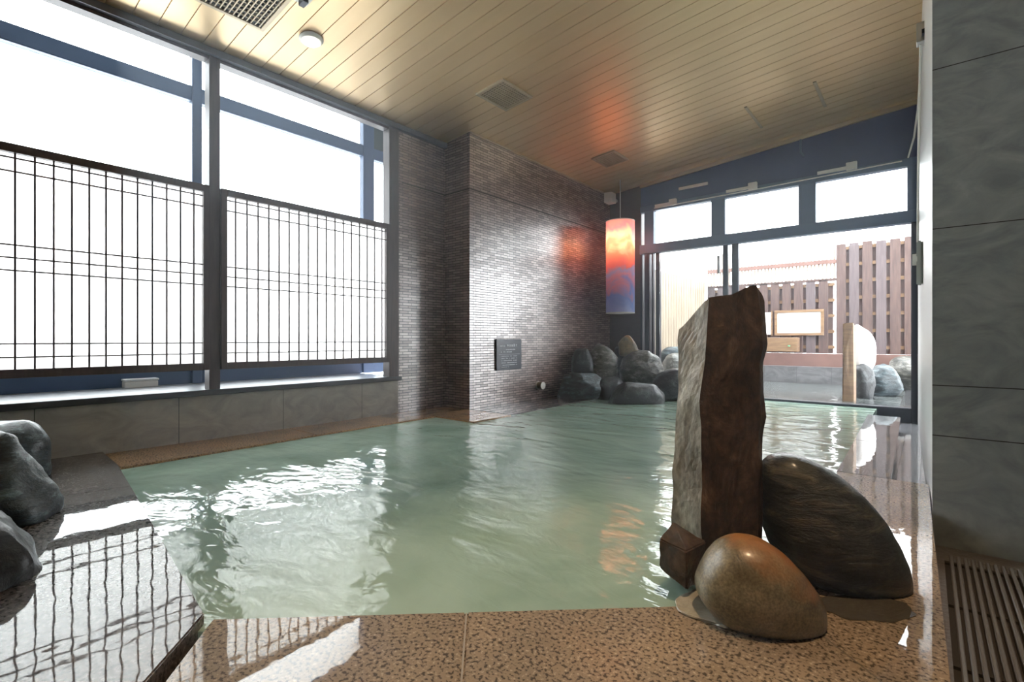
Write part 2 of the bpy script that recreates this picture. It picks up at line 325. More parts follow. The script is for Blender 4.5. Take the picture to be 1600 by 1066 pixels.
def box(bm, x0, x1, y0, y1, z0, z1):
    x0, x1 = sorted((x0, x1)); y0, y1 = sorted((y0, y1)); z0, z1 = sorted((z0, z1))
    v = [bm.verts.new(p) for p in ((x0, y0, z0), (x1, y0, z0), (x1, y1, z0), (x0, y1, z0), (x0, y0, z1), (x1, y0, z1), (x1, y1, z1), (x0, y1, z1))]
    for f in ((0, 3, 2, 1), (4, 5, 6, 7), (0, 1, 5, 4), (1, 2, 6, 5), (2, 3, 7, 6), (3, 0, 4, 7)): bm.faces.new([v[i] for i in f])
def boxes(*bs):
    bm = bmesh.new()
    for b in bs: box(bm, *b)
    return bm
def bevel(bm, w=0.004, seg=1):
    bmesh.ops.bevel(bm, geom=list(bm.edges), offset=w, segments=seg, affect='EDGES', clamp_overlap=True); return bm
def prism(pts, z0, z1, bm=None):
    bm = bm or bmesh.new()
    a = sum(pts[i][0] * pts[(i + 1) % len(pts)][1] - pts[(i + 1) % len(pts)][0] * pts[i][1] for i in range(len(pts)))
    if a < 0: pts = pts[::-1]
    lo = [bm.verts.new((p[0], p[1], z0)) for p in pts]; hi = [bm.verts.new((p[0], p[1], z1)) for p in pts]
    n = len(pts); bm.faces.new(lo[::-1]); bm.faces.new(hi)
    for i in range(n): bm.faces.new((lo[i], lo[(i + 1) % n], hi[(i + 1) % n], hi[i]))
    return bm
def tube(pts, r, seg=10, bm=None):
    bm = bm or bmesh.new(); rings = []
    for i, p in enumerate(pts):
        p = Vector(p); a = Vector(pts[max(i - 1, 0)]); b = Vector(pts[min(i + 1, len(pts) - 1)])
        d = (b - a).normalized(); u = d.cross(Vector((0.31, 0.17, 0.93))).normalized(); v = d.cross(u)
        rings.append([bm.verts.new(p + u * r * math.cos(2 * math.pi * k / seg) + v * r * math.sin(2 * math.pi * k / seg)) for k in range(seg)])
    for A, B in zip(rings, rings[1:]):
        for k in range(seg): bm.faces.new((A[k], A[(k + 1) % seg], B[(k + 1) % seg], B[k]))
    bm.faces.new(rings[0][::-1]); bm.faces.new(rings[-1]); return bm
def lathe(prof, origin, axis='z', seg=32, bm=None):
    """prof: (radius, height) pairs turned about an axis through origin"""
    bm = bm or bmesh.new(); rings = []
    o = Vector(origin)
    for r, h in prof:
        ring = []
        for k in range(seg):
            a = 2 * math.pi * k / seg; c, s = r * math.cos(a), r * math.sin(a)
            ring.append(bm.verts.new(o + (Vector((c, s, h)) if axis == 'z' else Vector((h, c, s)))))
        rings.append(ring)
    for A, B in zip(rings, rings[1:]):
        for k in range(seg): bm.faces.new((A[k], A[(k + 1) % seg], B[(k + 1) % seg], B[k]))
    bm.faces.new(rings[0][::-1]); bm.faces.new(rings[-1]); return bm

def fbm(p, s, oct_=4, seed=0.0):
    v = 0; a = 1; tot = 0; q = Vector(p) * s + Vector((seed * 3.7, seed * 1.3, seed * 7.1))
    for _ in range(oct_):
        v += a * noise.noise(q); tot += a; a *= 0.5; q = q * 2.03
    return v / tot

def stone(name, outline, t, depth, mat, label, cat='rock', group=None, rough=0.03, facets=0, seed=1, shape=1.0, zmin=None, res=(96, 40), yaw=0.0):
    """a boulder: its face seen from the camera side is given as image points at distance t; it is swelled to the given
    half-depth in the third direction, knocked into facets and roughened"""
    pts = [((x - 800) / FPX * t, EYE + (530 - y) / FPX * t) for x, y in outline]
    cx = (min(p[0] for p in pts) + max(p[0] for p in pts)) / 2; cz = (min(p[1] for p in pts) + max(p[1] for p in pts)) / 2
    n = len(pts)
    def radius(a):
        d = (math.cos(a), math.sin(a)); best = 0.02
        for i in range(n):
            ax, az = pts[i][0] - cx, pts[i][1] - cz; bx, bz = pts[(i + 1) % n][0] - cx, pts[(i + 1) % n][1] - cz
            ex, ez = bx - ax, bz - az; den = d[0] * ez - d[1] * ex
            if abs(den) < 1e-9: continue
            r = (ax * ez - az * ex) / den; s = (ax * d[1] - az * d[0]) / den
            if r > 0 and -1e-6 <= s <= 1 + 1e-6: best = max(best, r)
        return best
    NA, NP = res
    rad = [radius(2 * math.pi * i / NA) for i in range(NA)]
    k = 1 if facets else 2
    rad = [sum(rad[(i + j) % NA] for j in range(-k, k + 1)) / (2 * k + 1) for i in range(NA)]
    mean = sum(rad) / NA
    rng = random.Random(seed)
    cuts = []
    for _ in range(facets):
        v = Vector((rng.uniform(-1, 1), rng.uniform(-1, 1), rng.uniform(-0.5, 1))).normalized(); cuts.append((v, rng.uniform(0.70, 0.88)))
    bm = bmesh.new(); rings = []
    W0 = Vector((FW[0] * t + RT[0] * cx, FW[1] * t + RT[1] * cx, cz))
    def place(u, wv, z):
        rr = math.hypot(u, wv)
        p = Vector((u / mean, wv / depth, z / mean))
        sc = 1.0
        for v, dd in cuts:
            q = p.dot(v)
            if q > dd: sc = min(sc, (dd + (q - dd) * 0.25) / q)
        nn = 1 + rough * 6 * fbm((u * sc, wv * sc, z * sc), 3.2, 4, seed) * 1.0
        nn += rough * 1.6 * fbm((u * sc, wv * sc, z * sc * 1.6), 11, 4, seed + 5)
        u, wv, z = u * sc * nn, wv * sc * nn, z * sc * nn
        P = Vector((RT[0] * u + FW[0] * wv, RT[1] * u + FW[1] * wv, z))
        if yaw:
            c, s = math.cos(yaw), math.sin(yaw); P = Vector((P.x * c - P.y * s, P.x * s + P.y * c, P.z))
        P = P + W0
        if zmin is not None and P.z < zmin: P.z = zmin
        return P - W0
    for j in range(1, NP):
        ph = -math.pi / 2 + math.pi * j / NP
        c = math.copysign(abs(math.cos(ph)) ** shape, math.cos(ph)); s = math.copysign(abs(math.sin(ph)) ** shape, math.sin(ph))
        ring = []
        for i in range(NA):
            a = 2 * math.pi * i / NA
            ring.append(bm.verts.new(place(rad[i] * c * math.cos(a), depth * s, rad[i] * c * math.sin(a))))
        rings.append(ring)
    p0 = bm.verts.new(place(0, -depth, 0)); p1 = bm.verts.new(place(0, depth, 0))
    for A, B in zip(rings, rings[1:]):
        for i in range(NA): bm.faces.new((A[i], A[(i + 1) % NA], B[(i + 1) % NA], B[i]))
    for i in range(NA):
        bm.faces.new((rings[0][(i + 1) % NA], rings[0][i], p0)); bm.faces.new((rings[-1][i], rings[-1][(i + 1) % NA], p1))
    bmesh.ops.recalc_face_normals(bm, faces=bm.faces)
    o = link(name, bm, mat, smooth=True); o.location = W0
    tag(o, label, cat, group); return o

# ================================================================== THE SETTING
WX, OX = -4.385, -5.15           # inner window wall, outer glazing of the bay
BX = -3.97                       # face of the mosaic wall
FY = 7.2                         # wall with the sliding doors
FLOOR = -0.15

# floor with an opening left for the basin
struct(link('floor', boxes((-6.2, 3.0, -3.0, 3.0 - 2.9, -0.45, FLOOR - 0.001), (0.02, 3.0, 0.1, 3.2, -0.45, FLOOR - 0.001)), FLOORM), 'dark tiled floor beside the pool')
struct(link('floor', boxes((-0.45, 0.08, 3.2, FY + 0.1, -0.45, FLOOR)), CHAN), 'wet drain channel floor along the right wall by the pool')

# ceiling boards with grooves every 15 cm
bm = bmesh.new()
prof = []
y = 1.85 - 0.15 * 31
while y < FY + 0.12:
    prof += [(y + 0.003, 0.0), (y + 0.146, 0.0), (y + 0.1465, 0.012), (y + 0.1525, 0.012)]
    y += 0.15
xs = [WX, 3.0]
rows = []
for X in xs:
    rows.append([bm.verts.new((X, a, ceil_z(X) + b)) for a, b in prof])
top = [[bm.verts.new((X, a, ceil_z(X) + 0.1)) for a in (prof[0][0], prof[-1][0])] for X in xs]
for i in range(len(prof) - 1): bm.faces.new((rows[0][i], rows[0][i + 1], rows[1][i + 1], rows[1][i]))
bm.faces.new((top[0][0], top[1][0], top[1][1], top[0][1]))
bmesh.ops.recalc_face_normals(bm, faces=bm.faces)
struct(link('ceiling', bm, CEIL), 'champagne ceiling of long satin boards sloping up to the right')

# walls around the room (those behind the camera close it)
struct(link('wall_left', boxes((WX - 0.12, WX, -3.0, 3.3, -0.4, 0.355)), LOWT), 'low grey stone-tiled wall under the window')
struct(link('wall_left', boxes((WX - 0.9, WX, -3.0, -0.42, 0.355, 3.7)), PLASTER), 'plain wall left of the window')
struct(link('wall_left', boxes((WX - 0.12, WX, 3.3, 3.98, -0.4, 3.6), ), MOSX), 'narrow dark mosaic wall between window and column')
struct(link('wall_left', boxes((WX, BX, 3.976, 3.98, -0.3, 3.6)), MOSY), 'short side face of the mosaic column')
struct(link('wall_left', boxes((BX - 0.3, BX, 3.9801, FY + 0.1, -0.3, 3.6)), MOSX), 'long glazed brown mosaic wall beside the pool')
struct(link('wall_back', boxes((BX, -3.42, FY + 0.02, FY + 0.25, -0.4, 3.8)), pbr('dark_brown_panel', (0.05, 0.03, 0.028), 0.4, col2=(0.065, 0.042, 0.04), nscale=10, stretch=(1, 1, 8))), 'dark brown wall strip behind the hanging lantern')
struct(link('wall_back', boxes((-3.42, 0.4, FY, FY + 0.2, 2.83, 3.8)), NAVY), 'dark blue wall panel above the door windows')
# right: wall facing us and its white flank
struct(link('wall_right', boxes((0.022, 3.0, 3.0, 3.2, -0.4, 3.9)), GREYT), 'dark slate-tiled wall facing the pool at right')
struct(link('wall_right', prism([(0.0215, 3.001), (0.021, 3.2), (-0.072, FY + 0.2), (0.3, FY + 0.2), (0.3, 3.2), (0.035, 3.2), (0.035, 3.001)], -0.4, 3.9), WHITEM), 'narrow white wall running from the slate wall to the door')
struct(link('wall_right', boxes((2.95, 3.0, -3.0, 3.0, -0.45, 3.9)), PLASTER), 'plain wall at the far right')
struct(link('wall_front', boxes((-5.3, 3.0, -3.05, -2.8, -0.45, 3.9)), PLASTER), 'plain wall behind the viewer')
# thin joint trims on the mosaic
struct(link('trim_1', boxes((BX, BX + 0.003, 3.98, FY, 2.505, 2.515)), VENTD), 'thin dark joint line across the mosaic wall')
struct(link('trim_2', boxes((WX, BX, 3.973, 3.976, 2.505, 2.515), (WX, WX + 0.003, 3.35, 3.98, 2.505, 2.515)), VENTD), 'thin dark joint line around the mosaic corner')
struct(link('trim_3', boxes((WX, WX + 0.045, -2.8, 3.98, 3.065, 3.118)), pbr('dark_grey_trim', (0.12, 0.12, 0.14), 0.4)), 'dark grey trim between window wall and ceiling')
bm = bmesh.new()
for (xa, xb) in ((-3.42, -0.05),):
    v = [bm.verts.new(p) for p in ((xa, FY - 0.03, ceil_z(xa) - 0.05), (xb, FY - 0.03, ceil_z(xb) - 0.05), (xb, FY, ceil_z(xb) - 0.05), (xa, FY, ceil_z(xa) - 0.05),
                                   (xa, FY - 0.03, ceil_z(xa)), (xb, FY - 0.03, ceil_z(xb)), (xb, FY, ceil_z(xb)), (xa, FY, ceil_z(xa)))]
    for f in ((0, 3, 2, 1), (4, 5, 6, 7), (0, 1, 5, 4), (1, 2, 6, 5), (2, 3, 7, 6), (3, 0, 4, 7)): bm.faces.new([v[i] for i in f])
struct(link('trim_4', bm, VENT), 'ceiling edge trim above the dark blue panel')
struct(link('trim_5', boxes((BX, BX + 0.02, 3.98, FY, ceil_z(BX) - 0.02, ceil_z(BX) - 0.002)), VENT), 'thin ceiling edge trim along the mosaic wall')

# ---------------------------------------------------------------- window bay on the left
struct(link('wall_left', boxes((OX - 0.15, WX, 4.25, 4.35, 0.2, 3.7), (OX - 0.15, WX, -0.50, -0.42, 0.2, 3.7)), pbr('bay_cheek', (0.10, 0.13, 0.15), 0.5)), 'dark end walls of the window bay')
struct(link('ceiling', boxes((OX - 0.15, WX - 0.01, -0.5, 4.35, 3.62, 3.7)), WHITEP), 'white ceiling of the window bay')
struct(link('wall_left', boxes((WX - 0.12, WX - 0.001, -0.42, 3.3, 3.12, 3.7)), PLASTER), 'upright above the inner window head')
struct(bevel_o := link('window_sill', bevel(boxes((OX - 0.05, WX + 0.005, -0.42, 3.33, 0.356, 0.395)), 0.004), SILL), 'deep polished dark window sill')
bevel_o.name = 'trim_6'
struct(link('trim_10', bevel(boxes((WX + 0.0055, WX + 0.03, -0.42, 3.33, 0.352, 0.398)), 0.004), SILLE), 'dark front edge of the window sill')
win = struct(empty('window_1'), 'large aluminium window of the bay behind the lattice screens', 'window')
link('frame', boxes((OX - 0.06, OX, -0.42, 4.25, 0.395, 0.52), (OX - 0.06, OX, -0.42, 4.25, 3.5, 3.62)), ALU, win)
link('transom', bevel(boxes((OX - 0.06, OX + 0.02, -0.42, 4.25, 2.98, 3.115)), 0.006), ALU, win)
for a, b in ((1.565, 1.645), (3.35, 3.50), (-0.42, -0.34)):
    link('mullion', bevel(boxes((OX - 0.06, OX + 0.03, a, b, 0.395, 3.62)), 0.006), ALU, win)
for a, b, z0, z1 in ((-0.34, 1.565, 0.52, 2.98), (1.645, 3.35, 0.52, 2.98), (3.5, 4.25, 0.52, 2.98), (-0.34, 1.565, 3.115, 3.5), (1.645, 3.35, 3.115, 3.5)):
    link('pane', boxes((OX - 0.04, OX - 0.03, a, b, z0, z1)), GLASS, win)
link('blind_panel', boxes((OX - 0.05, OX - 0.02, 3.5, 4.25, 3.115, 3.5)), pbr('teal_grey_panel', (0.06, 0.09, 0.10), 0.4), win)
# inner timber frame
win2 = struct(empty('window_2'), 'brown inner window frame carrying the lattice screens', 'window')
link('post', bevel(boxes((WX - 0.09, WX + 0.012, 1.455, 1.535, 0.395, 3.07)), 0.003), WOODF, win2)
link('post', bevel(boxes((WX - 0.10, WX + 0.014, 3.175, 3.30, 0.395, 3.07)), 0.003), WOODF, win2)
link('post', bevel(boxes((WX - 0.09, WX + 0.012, -0.42, -0.34, 0.395, 3.07)), 0.003), WOODF, win2)
link('head', boxes((WX - 0.09, WX - 0.001, -0.42, 3.3, 3.04, 3.115)), WOODF, win2)

def screen(y0, y1, phase, label):
    s = empty('lattice_screen'); tag(s, label, 'screen', None)
    z0, z1 = 0.555, 2.02
    xa, xb = WX - 0.02, WX + 0.03
    link('frame', bevel(boxes((xa, xb, y0, y0 + 0.045, z0, z1), (xa, xb, y1 - 0.045, y1, z0, z1), (xa, xb, y0 + 0.045, y1 - 0.045, z1 - 0.055, z1), (xa, xb, y0 + 0.045, y1 - 0.045, z0, z0 + 0.055)), 0.002), WOODF, s)
    v = []; yy = phase; 
    while yy < y1 - 0.06:
        if yy > y0 + 0.06: v.append((WX + 0.006, WX + 0.018, yy - 0.0055, yy + 0.0055, z0 + 0.05, z1 - 0.05))
        yy += 0.0895
    link('vertical_bars', boxes(*v), WOODF, s)
    h = [(WX + 0.002, WX + 0.014, y0 + 0.04, y1 - 0.04, z - 0.005, z + 0.005) for z in (1.935, 1.85, 1.39, 1.31, 1.23, 0.77, 0.685)]
    link('horizontal_bars', boxes(*h), WOODF, s)
    link('translucent_sheet', boxes((WX - 0.012, WX - 0.008, y0 + 0.04, y1 - 0.04, z0 + 0.04, z1 - 0.04)), FROST, s)
    return s
screen(-0.34, 1.453, 1.435 - 0.0895 * 20, 'left lattice screen with white backing, left of the middle window post')
screen(1.537, 3.173, 1.65, 'right lattice screen with white backing, next to the mosaic wall')
# things on the sill
s = empty('supply_tray'); tag(s, 'small white box lying on the window sill behind the left screen', 'box')
link('body', bevel(boxes((OX + 0.03, OX + 0.13, 1.05, 1.28, 0.396, 0.45)), 0.006), WHITEP, s)
link('lid', bevel(boxes((OX + 0.025, OX + 0.135, 1.045, 1.285, 0.451, 0.468)), 0.004), WHITEM, s)

# ---------------------------------------------------------------- door wall at the end
fr = struct(empty('window_3'), 'row of three high windows over the sliding doors', 'window')
Y0, Y1 = FY - 0.02, FY + 0.08
zt, zb = 2.80, 2.27
link('head', bevel(boxes((-3.42, -0.075, Y0, Y1, 2.77, 2.86)), 0.004), ALU, fr)
link('transom', bevel(boxes((-3.42, -0.075, Y0 - 0.02, Y1, 2.12, 2.26)), 0.004), ALU, fr)
for a, b in ((-3.35, -3.20), (-2.34, -2.15), (-1.25, -1.06), (-0.165, -0.075)):
    link('mullion', bevel(boxes((a, b, Y0, Y1, 2.26, 2.77)), 0.004), ALU, fr)
for a, b in ((-3.20, -2.34), (-2.15, -1.25), (-1.06, -0.165), (-3.42, -3.35)):
    link('pane', boxes((a, b, FY + 0.03, FY + 0.036, 2.26, 2.77)), GLASS, fr)
dr = struct(empty('door_1'), 'black aluminium sliding glass door at the end of the room', 'door')
for a, b, q in ((-3.42, -3.385, 0), (-3.35, -3.27, 0), (-3.24, -3.215, 0.02), (-3.185, -3.12, 0.04)):
    link('jamb', bevel(boxes((a, b, Y0 + q, Y1, 0.0, 2.12)), 0.003), BLACKF, dr)
link('jamb', bevel(boxes((-0.13, -0.072, Y0 - 0.03, Y1, -0.15, 2.12)), 0.003), BLACKF, dr)
link('stile', bevel(boxes((-2.185, -2.12, FY + 0.0, FY + 0.05, 0.02, 2.12)), 0.003), BLACKF, dr)
link('stile', bevel(boxes((-2.06, -1.975, FY - 0.02, FY + 0.03, 0.02, 2.12)), 0.003), BLACKF, dr)
link('door_rail', bevel(boxes((-3.185, -1.975, FY, FY + 0.04, 0.02, 0.10)), 0.003), BLACKF, dr)
link('pane', boxes((-3.12, -2.185, FY + 0.02, FY + 0.026, 0.10, 2.12)), GLASS, dr)
link('pane', boxes((-2.12, -2.06, FY + 0.02, FY + 0.026, 0.10, 2.12)), GLASS, dr)
h = link('door_handle', bevel(boxes((-2.245, -2.215, FY - 0.05, FY - 0.02, 1.72, 1.97), (-2.24, -2.22, FY - 0.03, FY + 0.02, 1.74, 1.76), (-2.24, -2.22, FY - 0.03, FY + 0.02, 1.92, 1.94)), 0.002), STEEL, dr, label='grey metal bar')
th = struct(link('trim_7', bevel(boxes((-3.42, -0.10, FY - 0.04, FY + 0.08, -0.24, 0.015)), 0.005), BLACKF), 'black door threshold between indoor and outdoor pool')

# ================================================================== THE POOL
A = (-3.84, 0.77); B = (-1.57, 0.52)
eu = Vector((1.02, 0.95)).normalized(); en = Vector((eu.y, -eu.x))
def near(s, d=0): return (B[0] + eu.x * s + en.x * d, B[1] + eu.y * s + en.y * d)
RIN = -0.41
sC = (RIN - B[0]) / eu.x; Cc = near(sC)
pool_pts = [A, B, Cc, (RIN, 3.55), (-0.48, 6.42), (-0.48, FY - 0.04), (-3.42, FY - 0.04), (-3.42, 3.41), (-3.90, 3.41)]
tag(link('pool_water', prism([(-3.95, 0.74), (-1.57, 0.47), (-0.37, 1.56), (-0.37, 3.6), (-0.44, 6.44), (-0.44, FY - 0.041), (-3.965, FY - 0.041), (-3.965, 4.0), (-3.35, 4.0), (-3.35, 3.45), (-3.95, 3.45)], -0.30, -0.014), WATER),
    'cloudy green hot-spring water filling the indoor pool', 'water', kind='stuff')
bm = prism([(-3.96, 0.5), (-1.5, 0.3), (-0.1, 1.5), (-0.1, 3.54), (-0.2, 3.6), (-0.22, FY - 0.05), (-3.96, FY - 0.05)], -0.62, -0.305)
tag(link('pool_basin', bm, LOWT), 'grey tiled basin under the green pool water', 'pool')

def slab(pts, z1, mat, label, z0=-0.29):
    bm = prism(pts, z0, z1); bevel(bm, 0.004, 2)
    o = link('granite_slab', bm, mat); tag(o, label, 'slab', None); return o
g = 0.0025
slab([(WX + 0.002, 0.80), (A[0], A[1] + 0.01), (-3.90, 2.10 - g), (WX + 0.002, 2.10 - g)], 0.0, GRAN3, 'orange-stained granite slab of the narrow ledge under the window, nearer one')
slab([(WX + 0.002, 2.10 + g), (-3.90, 2.10 + g), (-3.90, 3.41), (-3.90, 3.41), (WX + 0.002, 3.41)], 0.0, GRAN3, 'orange-stained granite slab of the narrow ledge under the window, ending at the corner')
slab([(WX + 0.002, 3.41 + g), (-3.35, 3.41 + g), (-3.35, 3.973), (WX + 0.002, 3.973)], 0.0, GRAN3, 'orange-stained granite slab at the foot of the mosaic column')
slab([(BX + 0.002, 3.98 + g), (-3.38, 3.98 + g), (-3.42, 5.2 - g), (BX + 0.002, 5.2 - g)], 0.0, GRAN2, 'wet granite slab along the mosaic wall, under the wall plaque')
slab([(BX + 0.002, 5.2 + g), (-3.42, 5.2 + g), (-3.46, 6.9), (BX + 0.002, 6.9)], -0.002, GRAN2, 'wet granite slab along the mosaic wall, under the rock pile')
def lerp(p, q, s): return (p[0] + (q[0] - p[0]) * s, p[1] + (q[1] - p[1]) * s)
J = lerp(A, B, 0.26); Jo = (-3.55, -0.75)
slab([(WX + 0.002, 0.80 - 0.005), A, (J[0] - g, J[1]), (Jo[0] - g, Jo[1]), (WX + 0.002, -0.8)], 0.016, GRAN2, 'granite slab in the left corner below the window wall')
D1 = (-1.37, 0.35); dv = Vector((D1[0] - B[0], D1[1] - B[1])).normalized()
Be = (B[0] + dv.x * 1.0, B[1] + dv.y * 1.0)
slab([(J[0] + g, J[1]), (B[0] - 0.008, B[1] - 0.008), (Be[0] - 0.03, Be[1] - 0.03), (-1.2, -0.75), (Jo[0] + g, Jo[1])], 0.016, GRAN2, 'wet granite slab at left mirroring the lattice screens')
s1 = 0.735; s2 = sC + 0.16
W = 0.62
slab([near(0.012, 0), near(s1 - g, 0), near(s1 - g, W), near(0.70, W), (Be[0] + 0.02, Be[1] + 0.0)], 0.0, GRAN, 'speckled granite slab in the foreground, left of the middle joint')
slab([near(s1 + g, 0), near(sC), near(s2 - 0.05, 0.11), near(s2 - g, W), near(s1 + g, W)], 0.0, GRAN, 'speckled brown granite slab in the foreground under the tan boulder')
slab([near(sC), (RIN, 3.55 - g), (0.012, 3.55 - g), (0.018, 3.0), (0.045, 1.45), (0.05, 1.05), near(s2 + g, W), near(s2 - 0.05 + 2 * g, 0.11)], 0.0, GRAN, 'long granite slab on the right under the dark boulder')
slab([(RIN - 0.005, 3.55 + g), (-0.435, 4.75 - g), (-0.17, 4.75 - g), (-0.155, 3.55 + g)], 0.0, GRAN2, 'narrow granite rim slab right of the pool, nearer one')
slab([(-0.435, 4.75 + g), (-0.475, 6.42), (-0.20, 6.42), (-0.17, 4.75 + g)], 0.0, GRAN2, 'narrow granite rim slab right of the pool, ending before the door')
# joints (pale grout) between the foreground slabs
bm = bmesh.new()
struct(link('trim_8', prism([near(s1 - g, 0.004), near(s1 + g, 0.004), near(s1 + g, W), near(s1 - g, W)], -0.1, -0.001), GROUT), 'pale grout joint between foreground slabs')
struct(link('trim_9', prism([near(s2 - 0.05, 0.11), near(s2 - 0.05 + 2 * g, 0.11), near(s2 + g, W), near(s2 - g, W)], -0.1, -0.001), GROUT), 'pale grout joint beside the tan boulder')

# ================================================================== STANDING STONE AND NEAR BOULDERS
def standing_stone():
    eL = [(515, 1063), (600, 1058), (700, 1053), (780, 1049), (960, 1047)]
    eE = [(440, 1108), (465, 1107), (560, 1103), (625, 1092), (700, 1096), (830, 1097), (960, 1098)]
    eR = [(440, 1187), (470, 1193), (540, 1197), (568, 1190), (620, 1193), (650, 1197), (700, 1190), (760, 1193), (960, 1190)]
    def at(tab, y):
        if y <= tab[0][0]: return tab[0][1]
        for (a, b), (c, d) in zip(tab, tab[1:]):
            if y <= c: return b + (d - b) * (y - a) / (c - a)
        return tab[-1][1]
    # corner columns: (edge table mix, distance, top y)
    def col(x_of, t, ytop):
        z1 = EYE + (530 - ytop) / FPX * t; z0 = -0.28; pts = []
        N = 60
        for i in range(N + 1):
            z = z0 + (z1 - z0) * i / N; yy = 530 - (z - EYE) / t * FPX
            x = x_of(yy); u = (x - 800) / FPX * t; pts.append(Vector((RT[0] * u + FW[0] * t, RT[1] * u + FW[1] * t, z)))
        return pts
    mixx = lambda f: (lambda y: at(eE, y) * (1 - f) + at(eR, y) * f)
    cols = [col(lambda y: at(eL, y), 1.74, 515), col(lambda y: at(eL, y) * .5 + at(eE, y) * .5, 1.685, 488), col(lambda y: at(eE, y), 1.63, 465)]
    for f, tt, yt in ((0.22, 1.628, 462), (0.45, 1.632, 460), (0.62, 1.64, 453), (0.80, 1.645, 447), (0.93, 1.65, 446)): cols.append(col(mixx(f), tt, yt))
    cols.append(col(lambda y: at(eR, y), 1.67, 462))
    cols.append(col(lambda y: at(eR, y) - 6, 1.77, 468)); cols.append(col(lambda y: at(eR, y) - 30, 1.86, 476))
    cols.append(col(lambda y: at(eE, y) + 18, 1.90, 492)); cols.append(col(lambda y: at(eL, y) + 8, 1.86, 510))
    # subdivide around
    sub = 4; ring = []
    n = len(cols)
    for i in range(n):
        for k in range(sub):
            f = k / sub; ring.append((i, [a.lerp(b, f) for a, b in zip(cols[i], cols[(i + 1) % n])]))
    bm = bmesh.new(); cen = Vector((0, 0, 0))
    for _, c in ring: cen += c[30]
    cen /= len(ring); base = Vector((cen.x, cen.y, 0))
    V = []
    for i, c in ring:
        vv = []
        for j, p in enumerate(c):
            d = Vector((p.x - cen.x, p.y - cen.y, 0)).normalized()
            a = 0.010 * fbm(p, 7, 4, 3) + 0.012 * fbm((p.x, p.y, p.z * 0.5), 14, 3, 9)
            vv.append(bm.verts.new(p + d * a - base))
        V.append(vv)
    m = len(V); N = len(V[0])
    for i in range(m):
        for j in range(N - 1):
            f = bm.faces.new((V[i][j], V[(i + 1) % m][j], V[(i + 1) % m][j + 1], V[i][j + 1]))
            f.material_index = 1 if (ring[i][0] in (0, 1, n - 1)) else 0
    ctop = bm.verts.new((sum((V[i][-1].co for i in range(m)), Vector()) / m) + Vector((0, 0, -0.004)))
    for i in range(m): bm.faces.new((V[i][-1], V[(i + 1) % m][-1], ctop))
    bm.faces.new([V[i][0] for i in range(m)][::-1])
    bmesh.ops.recalc_face_normals(bm, faces=bm.faces)
    o = link('standing_stone', bm, [R_FRONT, R_SIDE], smooth=False); o.location = base
    tag(o, 'tall upright brown stone pillar with a pale left flank in the pool corner', 'rock'); return o
standing_stone()
def hull_stone(name, pts, mat, label, rough=0.006, seed=1):
    """an angular block: the hull of corner points given as image point and distance"""
    P = []
    for x, y, t in pts:
        u = (x - 800) / FPX * t; P.append(Vector((RT[0] * u + FW[0] * t, RT[1] * u + FW[1] * t, EYE + (530 - y) / FPX * t)))
    c = sum(P, Vector()) / len(P); bm = bmesh.new()
    for p in P: bm.verts.new(p - c)
    r = bmesh.ops.convex_hull(bm, input=list(bm.verts))
    bmesh.ops.delete(bm, geom=[v for v in bm.verts if not v.link_faces], context='VERTS')
    bmesh.ops.bevel(bm, geom=list(bm.edges), offset=0.004, segments=2, affect='EDGES')
    bmesh.ops.triangulate(bm, faces=bm.faces)
    bmesh.ops.subdivide_edges(bm, edges=list(bm.edges), cuts=3, use_grid_fill=True)
    for v in bm.verts: v.co += v.co.normalized() * rough * 2 * fbm(v.co, 18, 3, seed)
    o = link(name, bm, mat); o.location = c; tag(o, label, 'rock'); return o
hull_stone('wedge_stone', [(1030, 842, 1.56), (1052, 815, 1.64), (1104, 846, 1.58), (1072, 862, 1.50), (1029, 886, 1.56), (1074, 924, 1.50), (1098, 905, 1.58), (1050, 900, 1.68), (1085, 840, 1.66)], R_FRONT,
      'small angular rusty stone at the foot of the standing stone', seed=5)
stone('boulder', [(1193, 745), (1198, 715), (1220, 704), (1252, 712), (1290, 732), (1335, 768), (1365, 808), (1390, 860), (1402, 895), (1398, 930), (1372, 945), (1330, 950), (1290, 938), (1250, 905), (1215, 865), (1196, 815)], 1.66, 0.17, R_DARK,
      'large dark green-black boulder leaning behind the tan boulder', rough=0.014, seed=11, shape=0.85, zmin=-0.012)
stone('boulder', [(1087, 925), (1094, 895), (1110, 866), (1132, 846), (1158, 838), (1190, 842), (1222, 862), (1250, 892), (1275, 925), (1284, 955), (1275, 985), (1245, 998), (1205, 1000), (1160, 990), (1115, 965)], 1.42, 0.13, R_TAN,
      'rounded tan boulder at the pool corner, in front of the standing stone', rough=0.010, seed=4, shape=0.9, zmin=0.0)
# mortar beds and the puddle
bm = bmesh.new()
def blob_disc(cx, cy, rx, ry, z0, z1, rot, seed, wob=0.12, seg=56):
    pts = []
    for i in range(seg):
        a = 2 * math.pi * i / seg; r = 1 + wob * fbm((math.cos(a), math.sin(a), 0), 1.4, 3, seed) * 3
        x, y = rx * r * math.cos(a), ry * r * math.sin(a)
        pts.append((cx + x * math.cos(rot) - y * math.sin(rot), cy + x * math.sin(rot) + y * math.cos(rot)))
    return prism(pts, z0, z1)
c = onz(1172, 962)
tag(link('mortar_bed', bevel(blob_disc(c[0] - 0.02, c[1] + 0.03, 0.185, 0.12, 0.001, 0.008, ANG, 3), 0.003), MORT), 'pale wet mortar ring around the foot of the tan boulder', 'mortar')
PUD = pbr('puddle_water', (0.07, 0.06, 0.045), 0.03, spec=0.5, coat=1)
c = onz(1355, 952)
tag(link('puddle', blob_disc(c[0], c[1], 0.135, 0.075, 0.0008, 0.0022, ANG, 8), PUD), 'dark puddle on the granite at the foot of the dark boulder', 'puddle')

